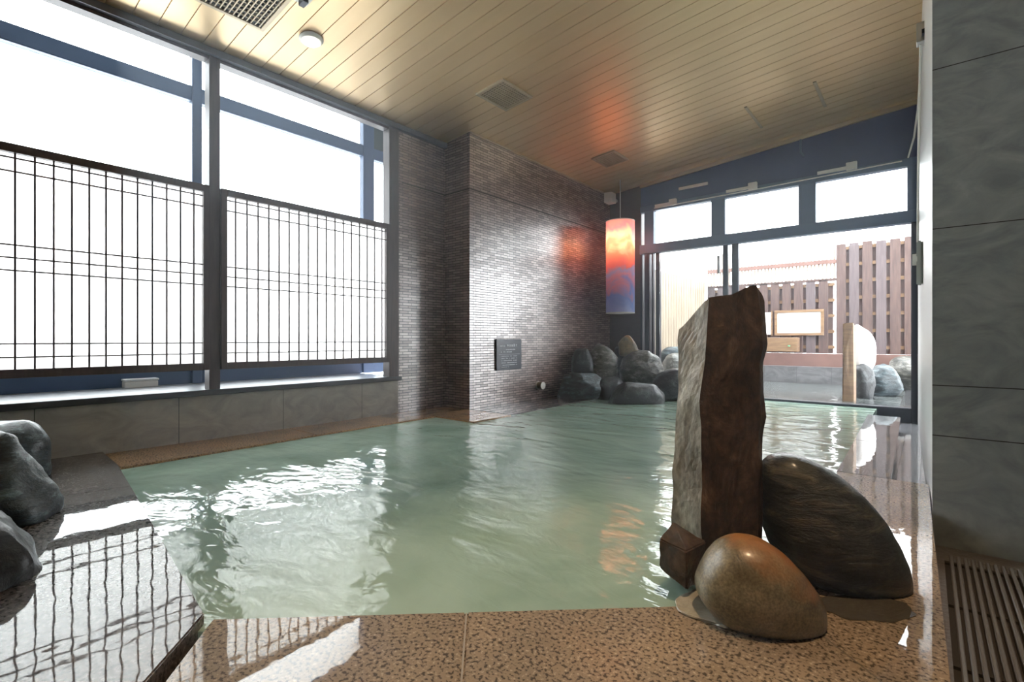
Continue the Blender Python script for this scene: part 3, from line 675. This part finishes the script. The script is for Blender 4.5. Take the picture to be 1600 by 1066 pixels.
# ================================================================== LEFT ROCKS
stone('boulder', [(-150, 665), (-60, 660), (0, 662), (15, 660), (35, 665), (50, 682), (56, 705), (54, 730), (56, 755), (40, 800), (-150, 800)], 2.75, 0.20, R_BLUE,
      'pale blue-green flat-topped boulder at the back of the left pile', rough=0.02, facets=3, seed=21, shape=0.7, zmin=0.017)
stone('boulder', [(-160, 700), (-60, 680), (-10, 682), (5, 700), (25, 728), (42, 760), (58, 785), (64, 806), (58, 830), (40, 860), (20, 890), (-160, 900)], 2.12, 0.22, R_BLUE,
      'streaked blue-green boulder in the middle of the left pile', rough=0.03, facets=4, seed=22, shape=0.75, zmin=0.017)
stone('boulder', [(-300, 800), (-120, 775), (-20, 785), (30, 806), (60, 828), (66, 858), (50, 895), (50, 930), (28, 975), (8, 1010), (-30, 1050), (-300, 1070)], 1.62, 0.30, R_BLACK,
      'dark boulder at the front of the left pile, cut by the frame', rough=0.03, facets=4, seed=23, shape=0.7, zmin=-0.03)

# ================================================================== ROCK PILE IN THE FAR CORNER
def far(name, pts, t, d, mat, lab, **k): return stone(name, pts, t, d, mat, lab, **k)
far('boulder', [(868, 600), (872, 587), (895, 583), (930, 584), (941, 592), (943, 610), (935, 622), (905, 626), (868, 624)], 6.75, 0.22, R_BLUE,
    'squat flat grey boulder at the left end of the far rock pile', rough=0.015, facets=6, seed=31, shape=0.7, zmin=-0.05)
far('boulder', [(918, 575), (922, 552), (934, 537), (948, 533), (960, 541), (966, 562), (966, 590), (960, 612), (940, 618), (922, 600)], 7.1, 0.22, R_GREY,
    'tall rounded grey boulder standing against the mosaic wall in the far pile', rough=0.025, facets=3, seed=32, shape=0.9, zmin=-0.05)
far('boulder', [(958, 560), (962, 538), (985, 535), (1000, 545), (1002, 570), (996, 600), (962, 600)], 7.42, 0.12, R_BLACK,
    'dark boulder between the tall grey and the pale boulder of the far pile', rough=0.02, facets=6, seed=33, shape=0.8, zmin=-0.05)
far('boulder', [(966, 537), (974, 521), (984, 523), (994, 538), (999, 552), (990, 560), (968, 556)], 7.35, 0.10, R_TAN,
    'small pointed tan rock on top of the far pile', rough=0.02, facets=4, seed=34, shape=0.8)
far('boulder', [(969, 578), (975, 560), (990, 550), (1010, 547), (1028, 556), (1037, 575), (1034, 592), (1018, 604), (985, 606), (970, 596)], 7.0, 0.26, R_GREY,
    'big pale speckled round boulder in the far pile', rough=0.025, facets=4, seed=35, shape=0.9, zmin=-0.05)
far('boulder', [(946, 610), (955, 600), (985, 597), (1020, 600), (1036, 615), (1036, 636), (1000, 640), (948, 636)], 6.35, 0.24, R_BLACK,
    'low black wet boulder at the waterline of the far pile', rough=0.02, facets=6, seed=36, shape=0.7, zmin=-0.06)
far('boulder', [(1020, 600), (1030, 584), (1048, 575), (1075, 573), (1100, 590), (1105, 625), (1060, 630), (1022, 622)], 6.6, 0.22, R_BLACK,
    'dark brown boulder half hidden behind the standing stone', rough=0.02, seed=37, shape=0.85, zmin=-0.06)
far('boulder', [(925, 600), (940, 590), (965, 588), (975, 600), (975, 628), (935, 628)], 6.75, 0.2, R_BLACK,
    'black boulder wedged low between squat and round boulders', rough=0.02, seed=38, shape=0.8, zmin=-0.06)
far('boulder', [(893, 560), (900, 546), (918, 543), (926, 560), (930, 590), (893, 592)], 7.0, 0.12, R_BLACK,
    'dark rock in the shadow against the mosaic wall, behind the squat boulder', rough=0.02, seed=39, shape=0.8, zmin=-0.02)
far('boulder', [(1034, 548), (1042, 543), (1070, 542), (1090, 552), (1090, 610), (1035, 610)], 8.75, 0.14, R_BLUE, 'blue-grey boulder outside, upper one seen through the glass', rough=0.02, seed=41, shape=0.8, zmin=-0.1)
far('boulder', [(1036, 566), (1045, 553), (1062, 552), (1082, 562), (1085, 612), (1036, 612)], 8.3, 0.25, R_GREY, 'pale boulder outside, lower one seen through the glass', rough=0.02, seed=42, shape=0.85, zmin=-0.1)

# ================================================================== THINGS ON THE MOSAIC WALL
pl = empty('wall_plaque'); tag(pl, 'small slate-grey notice plaque with pale writing on the mosaic wall', 'sign')
px0, py0 = BX + 0.002, 4.41
link('plate', bevel(boxes((px0, px0 + 0.022, 4.41, 4.885, 0.42, 0.80)), 0.003), PLAQ, pl)
bs = []
xx = px0 + 0.0225
def line(y0, y1, z, h, n, gap=0.3, sd=0):
    r = random.Random(sd); st = (y1 - y0) / n
    for i in range(n):
        if r.random() < 0.12 and n > 8: continue
        a = y0 + i * st; bs.append((xx, xx + 0.001, a, a + st * (1 - gap) * r.uniform(0.75, 1), z - h / 2 * r.uniform(0.6, 1), z + h / 2 * r.uniform(0.6, 1)))
line(4.47, 4.57, 0.715, 0.018, 6, sd=1)
line(4.60, 4.81, 0.722, 0.036, 5, 0.25, 2)
line(4.58, 4.76, 0.670, 0.014, 9, sd=3); line(4.49, 4.70, 0.642, 0.014, 10, sd=4)
bs.append((xx, xx + 0.001, 4.45, 4.85, 0.612, 0.615))
for i, zz in enumerate((0.59, 0.563, 0.536, 0.509, 0.482, 0.456)): line(4.50, 4.80 - (0.12 if i == 5 else 0), zz, 0.011, 15, sd=10 + i)
link('lettering', boxes(*bs), LETT, pl)
sp = empty('water_spout'); c = onx(840, 602, BX); tag(sp, 'round chrome wall fitting low on the mosaic wall, right of the plaque', 'wall fitting')
link('flange', lathe([(0.0, 0.0), (0.055, 0.0), (0.058, 0.008), (0.05, 0.02), (0.0, 0.02)], (BX + 0.001, c[1], c[2]), 'x', 28), STEEL, sp)
bd = link('body', lathe([(0.046, 0.02), (0.048, 0.075), (0.044, 0.085), (0.0, 0.085)], (BX + 0.001, c[1], c[2]), 'x', 28), pbr('brass_body', (0.30, 0.25, 0.15), 0.35, 0.8), sp)
link('dial', lathe([(0.040, 0.0855), (0.050, 0.0855), (0.050, 0.094), (0.0, 0.098)], (BX + 0.001, c[1], c[2]), 'x', 28), WHITEP, bd, label='white round face')

# ================================================================== CEILING THINGS
def on_ceiling(o, x, y): 
    o.location = (x, y, ceil_z(x)); o.rotation_euler = (0, -math.atan(0.088), 0)
def vent(x0, x1, y0, y1, n, label, frame=True):
    e = empty('ceiling_vent'); tag(e, label, 'vent'); cx, cy = (x0 + x1) / 2, (y0 + y1) / 2; a, b = (x1 - x0) / 2, (y1 - y0) / 2
    f = 0.028
    link('frame', bevel(boxes((-a, a, -b, -b + f, -0.02, -0.002), (-a, a, b - f, b, -0.02, -0.002), (-a, -a + f, -b + f, b - f, -0.02, -0.002), (a - f, a, -b + f, b - f, -0.02, -0.002)), 0.002), VENT if frame else CEIL, e)
    link('backing', boxes((-a + f, a - f, -b + f, b - f, -0.004, -0.002)), VENTD, e)
    sl = []
    for i in range(n):
        yy = -b + f + (2 * b - 2 * f) * (i + 0.5) / n; sl.append((-a + f, a - f, yy - 0.004, yy + 0.004, -0.016, -0.005))
    link('louvres', boxes(*sl), VENT, e)
    cr = [(xx - 0.002, xx + 0.002, -b + f, b - f, -0.014, -0.006) for xx in [-a + f + (2 * a - 2 * f) * (i + 1) / 9 for i in range(8)]]
    link('cross_bars', boxes(*cr), VENT, e)
    on_ceiling(e, cx, cy); return e
vent(-3.88, -3.42, 1.12, 1.66, 16, 'large bronze louvred ceiling vent above the window, cut by the top edge')
vent(-3.38, -3.02, 3.46, 3.92, 14, 'bronze louvred ceiling vent in the middle near the column')
vent(-3.41, -3.07, 5.69, 6.10, 12, 'small dark louvred ceiling vent farther back near the mosaic wall')
lt = empty('ceiling_light'); tag(lt, 'round white ceiling light near the window', 'light')
link('ring', lathe([(0.0, 0.0), (0.085, 0.0), (0.092, -0.012), (0.075, -0.03), (0.062, -0.03), (0.06, -0.02), (0.0, -0.02)], (0, 0, 0), 'z', 36), WHITEP, lt)
link('diffuser', lathe([(0.058, -0.021), (0.05, -0.045), (0.03, -0.055), (0.0, -0.057)], (0, 0, 0), 'z', 36), emis('light_diffuser', (1, 0.95, 0.82), 6), lt)
on_ceiling(lt, -3.72, 1.96)
hd = empty('ceiling_hatch'); tag(hd, 'flush access hatch with two trim strips in the far ceiling', 'hatch')
link('trim_strip', bevel(boxes((-0.345, -0.315, -0.35, 0.35, -0.012, -0.001)), 0.002), VENT, hd)
link('trim_strip', bevel(boxes((0.315, 0.345, -0.35, 0.35, -0.012, -0.001)), 0.002), VENT, hd)
on_ceiling(hd, -1.2, 6.18)
sq = empty('ceiling_bracket'); tag(sq, 'small grey fitting beside the large vent at the top edge', 'fitting')
pt = link('plate', bevel(boxes((-0.05, 0.05, -0.05, 0.05, -0.012, -0.001)), 0.002), WHITEP, sq)
link('hook', bevel(boxes((-0.03, 0.04, -0.02, 0.02, -0.05, -0.012)), 0.003), BLACKF, pt)
on_ceiling(sq, -3.46, 1.71)
sq.location.x = -3.36

# hanging lantern
lx, ly, _ = -3.52, 6.72, 0
dfw = FW[0] * lx + FW[1] * ly
lz1 = EYE + (530 - 346) / FPX * dfw; lz0 = EYE + (530 - 490) / FPX * dfw; lr = 22 / FPX * dfw
la = empty('hanging_lantern'); tag(la, 'tall cylindrical paper lantern, red above and blue below, hanging in the corner', 'lantern')
bm = bmesh.new(); seg = 48
R0 = [bm.verts.new((lx + lr * math.cos(2 * math.pi * k / seg), ly + lr * math.sin(2 * math.pi * k / seg), lz0)) for k in range(seg)]
R1 = [bm.verts.new((v.co.x, v.co.y, lz1)) for v in R0]
for k in range(seg): bm.faces.new((R0[k], R0[(k + 1) % seg], R1[(k + 1) % seg], R1[k]))
link('paper_shade', bm, lantern_mat(lz0, lz1), la, smooth=True)
for zz in (lz0, lz1 - 0.012):
    bm = bmesh.new(); 
    for r_, hh in (): pass
    link('rim_ring', lathe([(lr - 0.006, 0), (lr + 0.002, 0), (lr + 0.002, 0.012), (lr - 0.006, 0.012), (lr - 0.006, 0.0005)], (lx, ly, zz), 'z', 48), WHITEP, la).data.name = 'ring'
zbulb = lz1 - 0.33
link('bulb', lathe([(0.0, -0.05), (0.03, -0.045), (0.048, -0.01), (0.045, 0.02), (0.025, 0.05), (0.018, 0.08), (0.0, 0.08)], (lx, ly, zbulb), 'z', 24), emis('lamp_bulb', (1, 0.80, 0.55), 65), la)
link('cord', tube([(lx, ly, zbulb + 0.08), (lx, ly, ceil_z(lx) - 0.002)], 0.006), WHITEP, la)
link('crossbar', boxes((lx - lr, lx + lr, ly - 0.004, ly + 0.004, lz1 - 0.02, lz1 - 0.012)), STEEL, la)
# box high in the corner
cb = empty('corner_speaker'); tag(cb, 'small pale box fixed high in the corner above the lantern', 'box')
link('body', bevel(boxes((-3.93, -3.80, 6.95, 7.12, 2.97, 3.13)), 0.008), WHITEP, cb)
link('bracket', boxes((-3.90, -3.83, 7.12, FY + 0.02, 3.02, 3.06)), STEEL, cb)

# ================================================================== WINDOW OPENERS ABOVE THE DOORS
def closer(xa, xb, z, label, knob=True):
    e = empty('window_opener'); tag(e, label, 'window opener', None)
    link('arm', bevel(boxes((xa, xb, FY - 0.045, FY - 0.022, z - 0.02, z + 0.02)), 0.003), WHITEP, e)
    if knob: link('bracket', bevel(boxes((xb - 0.02, xb + 0.09, FY - 0.07, FY - 0.021, z - 0.035, z + 0.055)), 0.005), WHITEP, e)
closer(-3.17, -2.92, 2.83, 'pale sash opener above the left high window')
closer(-2.13, -1.82, 2.85, 'pale sash opener above the middle high window')
closer(-1.04, -0.72, 2.87, 'pale sash opener above the right high window')
closer(-2.80, -2.38, 3.02, 'long pale bar on the dark blue panel above the left high window', knob=False)
tag(link('opener_rod', tube([(-3.18, FY - 0.04, 2.80), (-1.6, FY - 0.04, 2.81), (-0.21, FY - 0.04, 2.83)], 0.008), WHITEP), 'thin pale rod running above the three high windows', 'rod')
c0 = ony(1438, 70, 5.2)
pts = [(-0.15, 5.25, 3.25), (-0.16, 5.9, 3.18), (-0.17, 6.5, 3.0), (-0.2, 6.95, 2.9), (-0.26, 7.15, 2.83)]
tag(link('opener_cable', tube([ony(1441, 66, 5.0), ony(1438, 120, 5.6), ony(1434, 172, 6.1), ony(1428, 215, 6.7), ony(1419, 246, 7.13)], 0.009), WHITEP), 'slack pale cable from wall bracket to the sash rod', 'cable')
tag(link('conduit', tube([ony(1111 + 140, 214, FY - 0.015), ony(1251, 238, FY - 0.015), ony(1256, 244, FY - 0.015)], 0.012), ALU), 'short dark blue conduit on the panel under the ceiling', 'conduit')
br = empty('cable_bracket'); tag(br, 'small grey bracket high on the white wall', 'bracket')
c = ony(1446, 52, 4.6)
link('plate', bevel(boxes((c[0] - 0.05, 0.0, 4.55, 4.64, c[2] - 0.07, c[2] + 0.07)), 0.004), STEEL, br)
link('bolt', boxes((c[0] - 0.02, 0.0, 4.50, 4.55, c[2] - 0.04, c[2] - 0.01)), BLACKF, br)
tag(link('wall_conduit', tube([(-0.03, 4.6, c[2] - 0.07), (-0.045, 4.9, 2.2), (-0.05, 5.0, 1.55)], 0.008), WHITEP), 'thin vertical conduit on the white wall above the handle box', 'conduit')
hb = empty('opener_handle_box'); tag(hb, 'pale opener handle box on the white wall beside the door', 'control box')
c = ony(1441, 411, 5.0)
cs = link('case', bevel(boxes((c[0] - 0.035, -0.02, 4.95, 5.06, c[2] - 0.17, c[2] + 0.17)), 0.01, 2), pbr('grey_plastic', (0.35, 0.37, 0.35), 0.4), hb)
link('crank', lathe([(0.0, -0.07), (0.045, -0.07), (0.045, -0.04), (0.0, -0.035)], (c[0] + 0.01, 5.0, c[2] + 0.03), 'x', 24), WHITEP, cs)

# ================================================================== DRAIN GRATE ON THE RIGHT
gr = empty('floor_grate'); tag(gr, 'dark slatted floor grate in front of the slate wall', 'grate')
sl = []; xx = 0.075
bm = bmesh.new()
while xx < 1.6:
    box(bm, xx, xx + 0.0125, 0.2, 2.80, FLOOR + 0.012, FLOOR + 0.034)
    xx += 0.0225
link('slats', bevel(bm, 0.003), GRATE, gr)
bm = boxes(*[(0.06, 1.62, yy, yy + 0.02, FLOOR + 0.002, FLOOR + 0.0115) for yy in (0.2, 0.62, 1.04, 1.48, 1.90, 2.33, 2.76)])
link('cross_bars', bm, VENTD, gr)
link('gap_shade', boxes((0.06, 1.62, 0.2, 2.80, FLOOR + 0.0005, FLOOR + 0.0015)), VENTD, gr)  # near-black sheet put in for the shade between the slats
tag(link('drain_cover', bevel(boxes((-0.155, -0.03, 3.6, 7.0, FLOOR + 0.001, FLOOR + 0.012)), 0.002), CHAN), 'wet textured drain strip beside the narrow rim slabs', 'drain cover')

# ================================================================== OUTSIDE
GZ = -0.30
struct(link('floor', boxes((-8, 5, FY + 0.2, 14, -0.6, GZ)), FLOORM), 'dark ground of the outdoor bath')
tag(link('outdoor_pool_water', boxes((-3.5, -0.25, FY + 0.09, 10.45, GZ + 0.001, -0.02)), WATER2), 'pale reflecting water of the outdoor pool beyond the threshold', 'water', kind='stuff')
tag(link('stone_border', boxes((-3.6, 0.9, 10.46, 10.78, GZ, 0.29)), OUTST), 'grey stone block border behind the outdoor pool', 'wall')
tag(link('base_board', boxes((-3.6, 0.9, 10.60, 10.79, 0.29, 0.53)), REDB), 'red-brown board along the foot of the fence', 'board')
FP = 10.82
fe = empty('board_fence'); tag(fe, 'tall brown board fence on the right behind the outdoor pool', 'fence')
def board_fence(e, x0, x1, z0, z1, bw, gap, seed):
    r = random.Random(seed); x = x0
    while x < x1:
        link('board', bevel(boxes((x, min(x + bw, x1 + 0.1), FP, FP + 0.03, z0, z1 + r.uniform(-0.01, 0.01))), 0.003), FENCE if r.random() < 0.6 else FENCE2, e); x += bw + gap
    n = int((z1 - z0) / 0.33)
    for i in range(n + 1):
        z = z0 + 0.12 + i * (z1 - z0 - 0.2) / max(n, 1)
        link('rail', boxes((x0, x1 + 0.08, FP + 0.031, FP + 0.06, z - 0.03, z + 0.03)), TANW, e)
board_fence(fe, -1.27, 0.55, 0.53, 2.55, 0.145, 0.052, 3)
for i in range(10):
    x = -1.27 + i * 0.197 + 0.145
    link('backing_board', boxes((x - 0.02, x + 0.072, FP + 0.065, FP + 0.09, 0.53, 2.5)), FENCE, fe)
fe2 = empty('board_fence'); tag(fe2, 'lower brown board fence on the left, with the notice board on it', 'fence')
board_fence(fe2, -3.6, -1.38, 0.53, 1.90, 0.150, 0.055, 5)
for i in range(11):
    x = -3.6 + i * 0.205 + 0.15
    link('backing_board', boxes((x - 0.02, x + 0.075, FP + 0.065, FP + 0.09, 0.53, 1.85)), FENCE, fe2)
tr = empty('bamboo_trellis'); tag(tr, 'pale bamboo trellis with a brown rail above the lower fence', 'trellis')
vb = bmesh.new(); r = random.Random(9)
x = -3.6
while x < -1.3:
    tube([(x, FP + 0.05, 1.88), (x + r.uniform(-.01, .01), FP + 0.05, 2.62 + r.uniform(-0.05, 0.05))], 0.018, 7, vb); x += 0.062
link('bamboo_canes', vb, PALEW, tr)
link('rail', bevel(boxes((-3.6, -1.27, FP - 0.01, FP + 0.03, 2.20, 2.28)), 0.004), REDB, tr)
link('top_rail', bevel(boxes((-3.6, -1.27, FP + 0.0, FP + 0.03, 1.88, 1.93)), 0.004), FENCE, tr)
# pale slat side fence seen through the glass pane
sf = empty('slat_fence'); tag(sf, 'pale cream vertical slat fence seen through the left glass door', 'fence')
y = 7.45
while y < 10.75:
    link('slat', boxes((-3.66, -3.635, y, y + 0.105, -0.3, 2.02)), PALEW, sf); y += 0.125
link('rail', boxes((-3.70, -3.66, 7.4, 10.8, 1.75, 1.83), (-3.70, -3.66, 7.4, 10.8, 0.5, 0.58)), TANW, sf)
# notice board and wooden box on the fence
nb = empty('notice_board'); tag(nb, 'wood-framed white notice board on the lower outdoor fence', 'notice board')
x0, x1, z0, z1 = -2.29, -1.46, 0.87, 1.36
f = 0.05
link('frame', bevel(boxes((x0, x1, FP - 0.05, FP - 0.005, z0, z0 + f), (x0, x1, FP - 0.05, FP - 0.005, z1 - f, z1), (x0, x0 + f, FP - 0.05, FP - 0.005, z0 + f, z1 - f), (x1 - f, x1, FP - 0.05, FP - 0.005, z0 + f, z1 - f)), 0.004), TANW, nb)
link('white_sheet', boxes((x0 + f, x1 - f, FP - 0.03, FP - 0.02, z0 + f, z1 - f)), pbr('bright_white_sheet', (0.9, 0.9, 0.9), 0.5), nb)
nb2 = empty('notice_board'); tag(nb2, 'white board half hidden behind the standing stone, left of the framed one', 'notice board')
link('white_sheet', boxes((-2.85, -2.36, FP - 0.03, FP - 0.005, z0 + 0.02, z1 - 0.03)), pbr('white_sheet_two', (0.9, 0.9, 0.9), 0.5), nb2)
link('edge', boxes((-2.355, -2.33, FP - 0.035, FP - 0.005, z0, z1)), TANW, nb2)
wb = empty('wooden_box'); tag(wb, 'honey-coloured wooden box shelf under the notice board', 'box')
wbd = link('body', bevel(boxes((-2.70, -1.86, FP - 0.22, FP - 0.005, 0.56, 0.83)), 0.006), TANW, wb)
link('knob', lathe([(0, 0), (0.02, 0), (0.02, 0.02), (0, 0.022)], (-2.0, FP - 0.24, 0.66), 'z', 12), pbr('green_tag', (0.1, 0.4, 0.2), 0.5), wbd)
# outdoor stones
hull_stone('standing_stone', [(1317, 506, 6.5), (1333, 504, 6.45), (1338, 512, 6.6), (1322, 508, 6.75), (1316, 628, 6.5), (1334, 630, 6.45), (1338, 628, 6.6), (1320, 626, 6.75), (1319, 560, 6.48)], TANW, 'slim tan upright stone standing in the outdoor pool', seed=51)
stone('standing_stone', [(1334, 512), (1344, 503), (1362, 503), (1366, 520), (1364, 575), (1350, 582), (1336, 575)], 6.95, 0.10, GLAREST, 'upright wet stone on a dark rock in the outdoor pool, its sun glare painted white', rough=0.012, facets=3, seed=52, shape=0.6, res=(72, 24))
stone('boulder', [(1333, 575), (1345, 568), (1358, 572), (1362, 600), (1358, 628), (1336, 626)], 6.9, 0.15, R_BLACK, 'black wet rock under the stone with painted sun glare outdoors', rough=0.02, facets=3, seed=53, shape=0.7, zmin=-0.1, res=(72, 24))
stone('boulder', [(1356, 590), (1368, 570), (1382, 568), (1398, 585), (1408, 605), (1395, 620), (1362, 620)], 7.15, 0.2, R_BLUE, 'blue-green boulder outdoors, right of the stone with painted sun glare', rough=0.02, facets=4, seed=54, shape=0.75, zmin=-0.1, res=(72, 24))
stone('boulder', [(1390, 580), (1398, 560), (1420, 556), (1450, 560), (1460, 600), (1425, 612), (1410, 598)], 7.9, 0.3, R_GREY, 'grey boulder outdoors beside the door jamb', rough=0.03, facets=3, seed=55, shape=0.8, zmin=-0.2, res=(72, 24))

# ================================================================== LAMPS OF THE ROOM
def downlight(x, y, watts, label, size=70):
    e = empty('downlight'); tag(e, label, 'light'); on_ceiling(e, x, y)
    ring = link('trim_ring', lathe([(0.04, 0.0), (0.06, 0.0), (0.062, -0.006), (0.045, -0.008), (0.04, -0.002)], (0, 0, 0), 'z', 28), WHITEP, e)
    link('lens', lathe([(0.0, -0.001), (0.039, -0.001), (0.039, -0.003), (0.0, -0.003)], (0, 0, 0), 'z', 28), emis('warm_lens', (1, 0.7, 0.4), 12), ring)
    L = bpy.data.lights.new('warm_spot', 'SPOT'); L.energy = watts; L.color = (1, 0.70, 0.42); L.spot_size = math.radians(size); L.spot_blend = 0.6; L.shadow_soft_size = 0.04
    o = bpy.data.objects.new('warm_spot', L); COL.objects.link(o); o.location = (x, y, ceil_z(x) - 0.03)
    o.parent = None
downlight(-0.15, 1.15, 200, 'recessed warm downlight above the foreground slabs and boulders', 62)


# ================================================================== ADDED BLOOM HAZE
m, nt, out = new_mat('bloom_haze')
v = nd(nt, 'ShaderNodeVolumeScatter'); v.inputs['Color'].default_value = (0.82, 0.90, 1, 1); v.inputs['Density'].default_value = 0.014; v.inputs['Anisotropy'].default_value = 0.65
nt.links.new(v.outputs[0], out.inputs['Volume'])
st = link('haze', prism([(WX + 0.06, 0.85), (-0.5, 0.25), (-0.02, 0.25), (-0.02, 2.95), (-0.12, FY - 0.1), (-3.3, FY - 0.1), (BX + 0.05, 6.9), (BX + 0.05, 3.9), (WX + 0.06, 3.9)], 0.03, 3.05), m)  # added scattering volume, imitates lens bloom from the bright windows
tag(st, 'thin steam added over the pool to imitate window bloom', 'haze', kind='stuff')
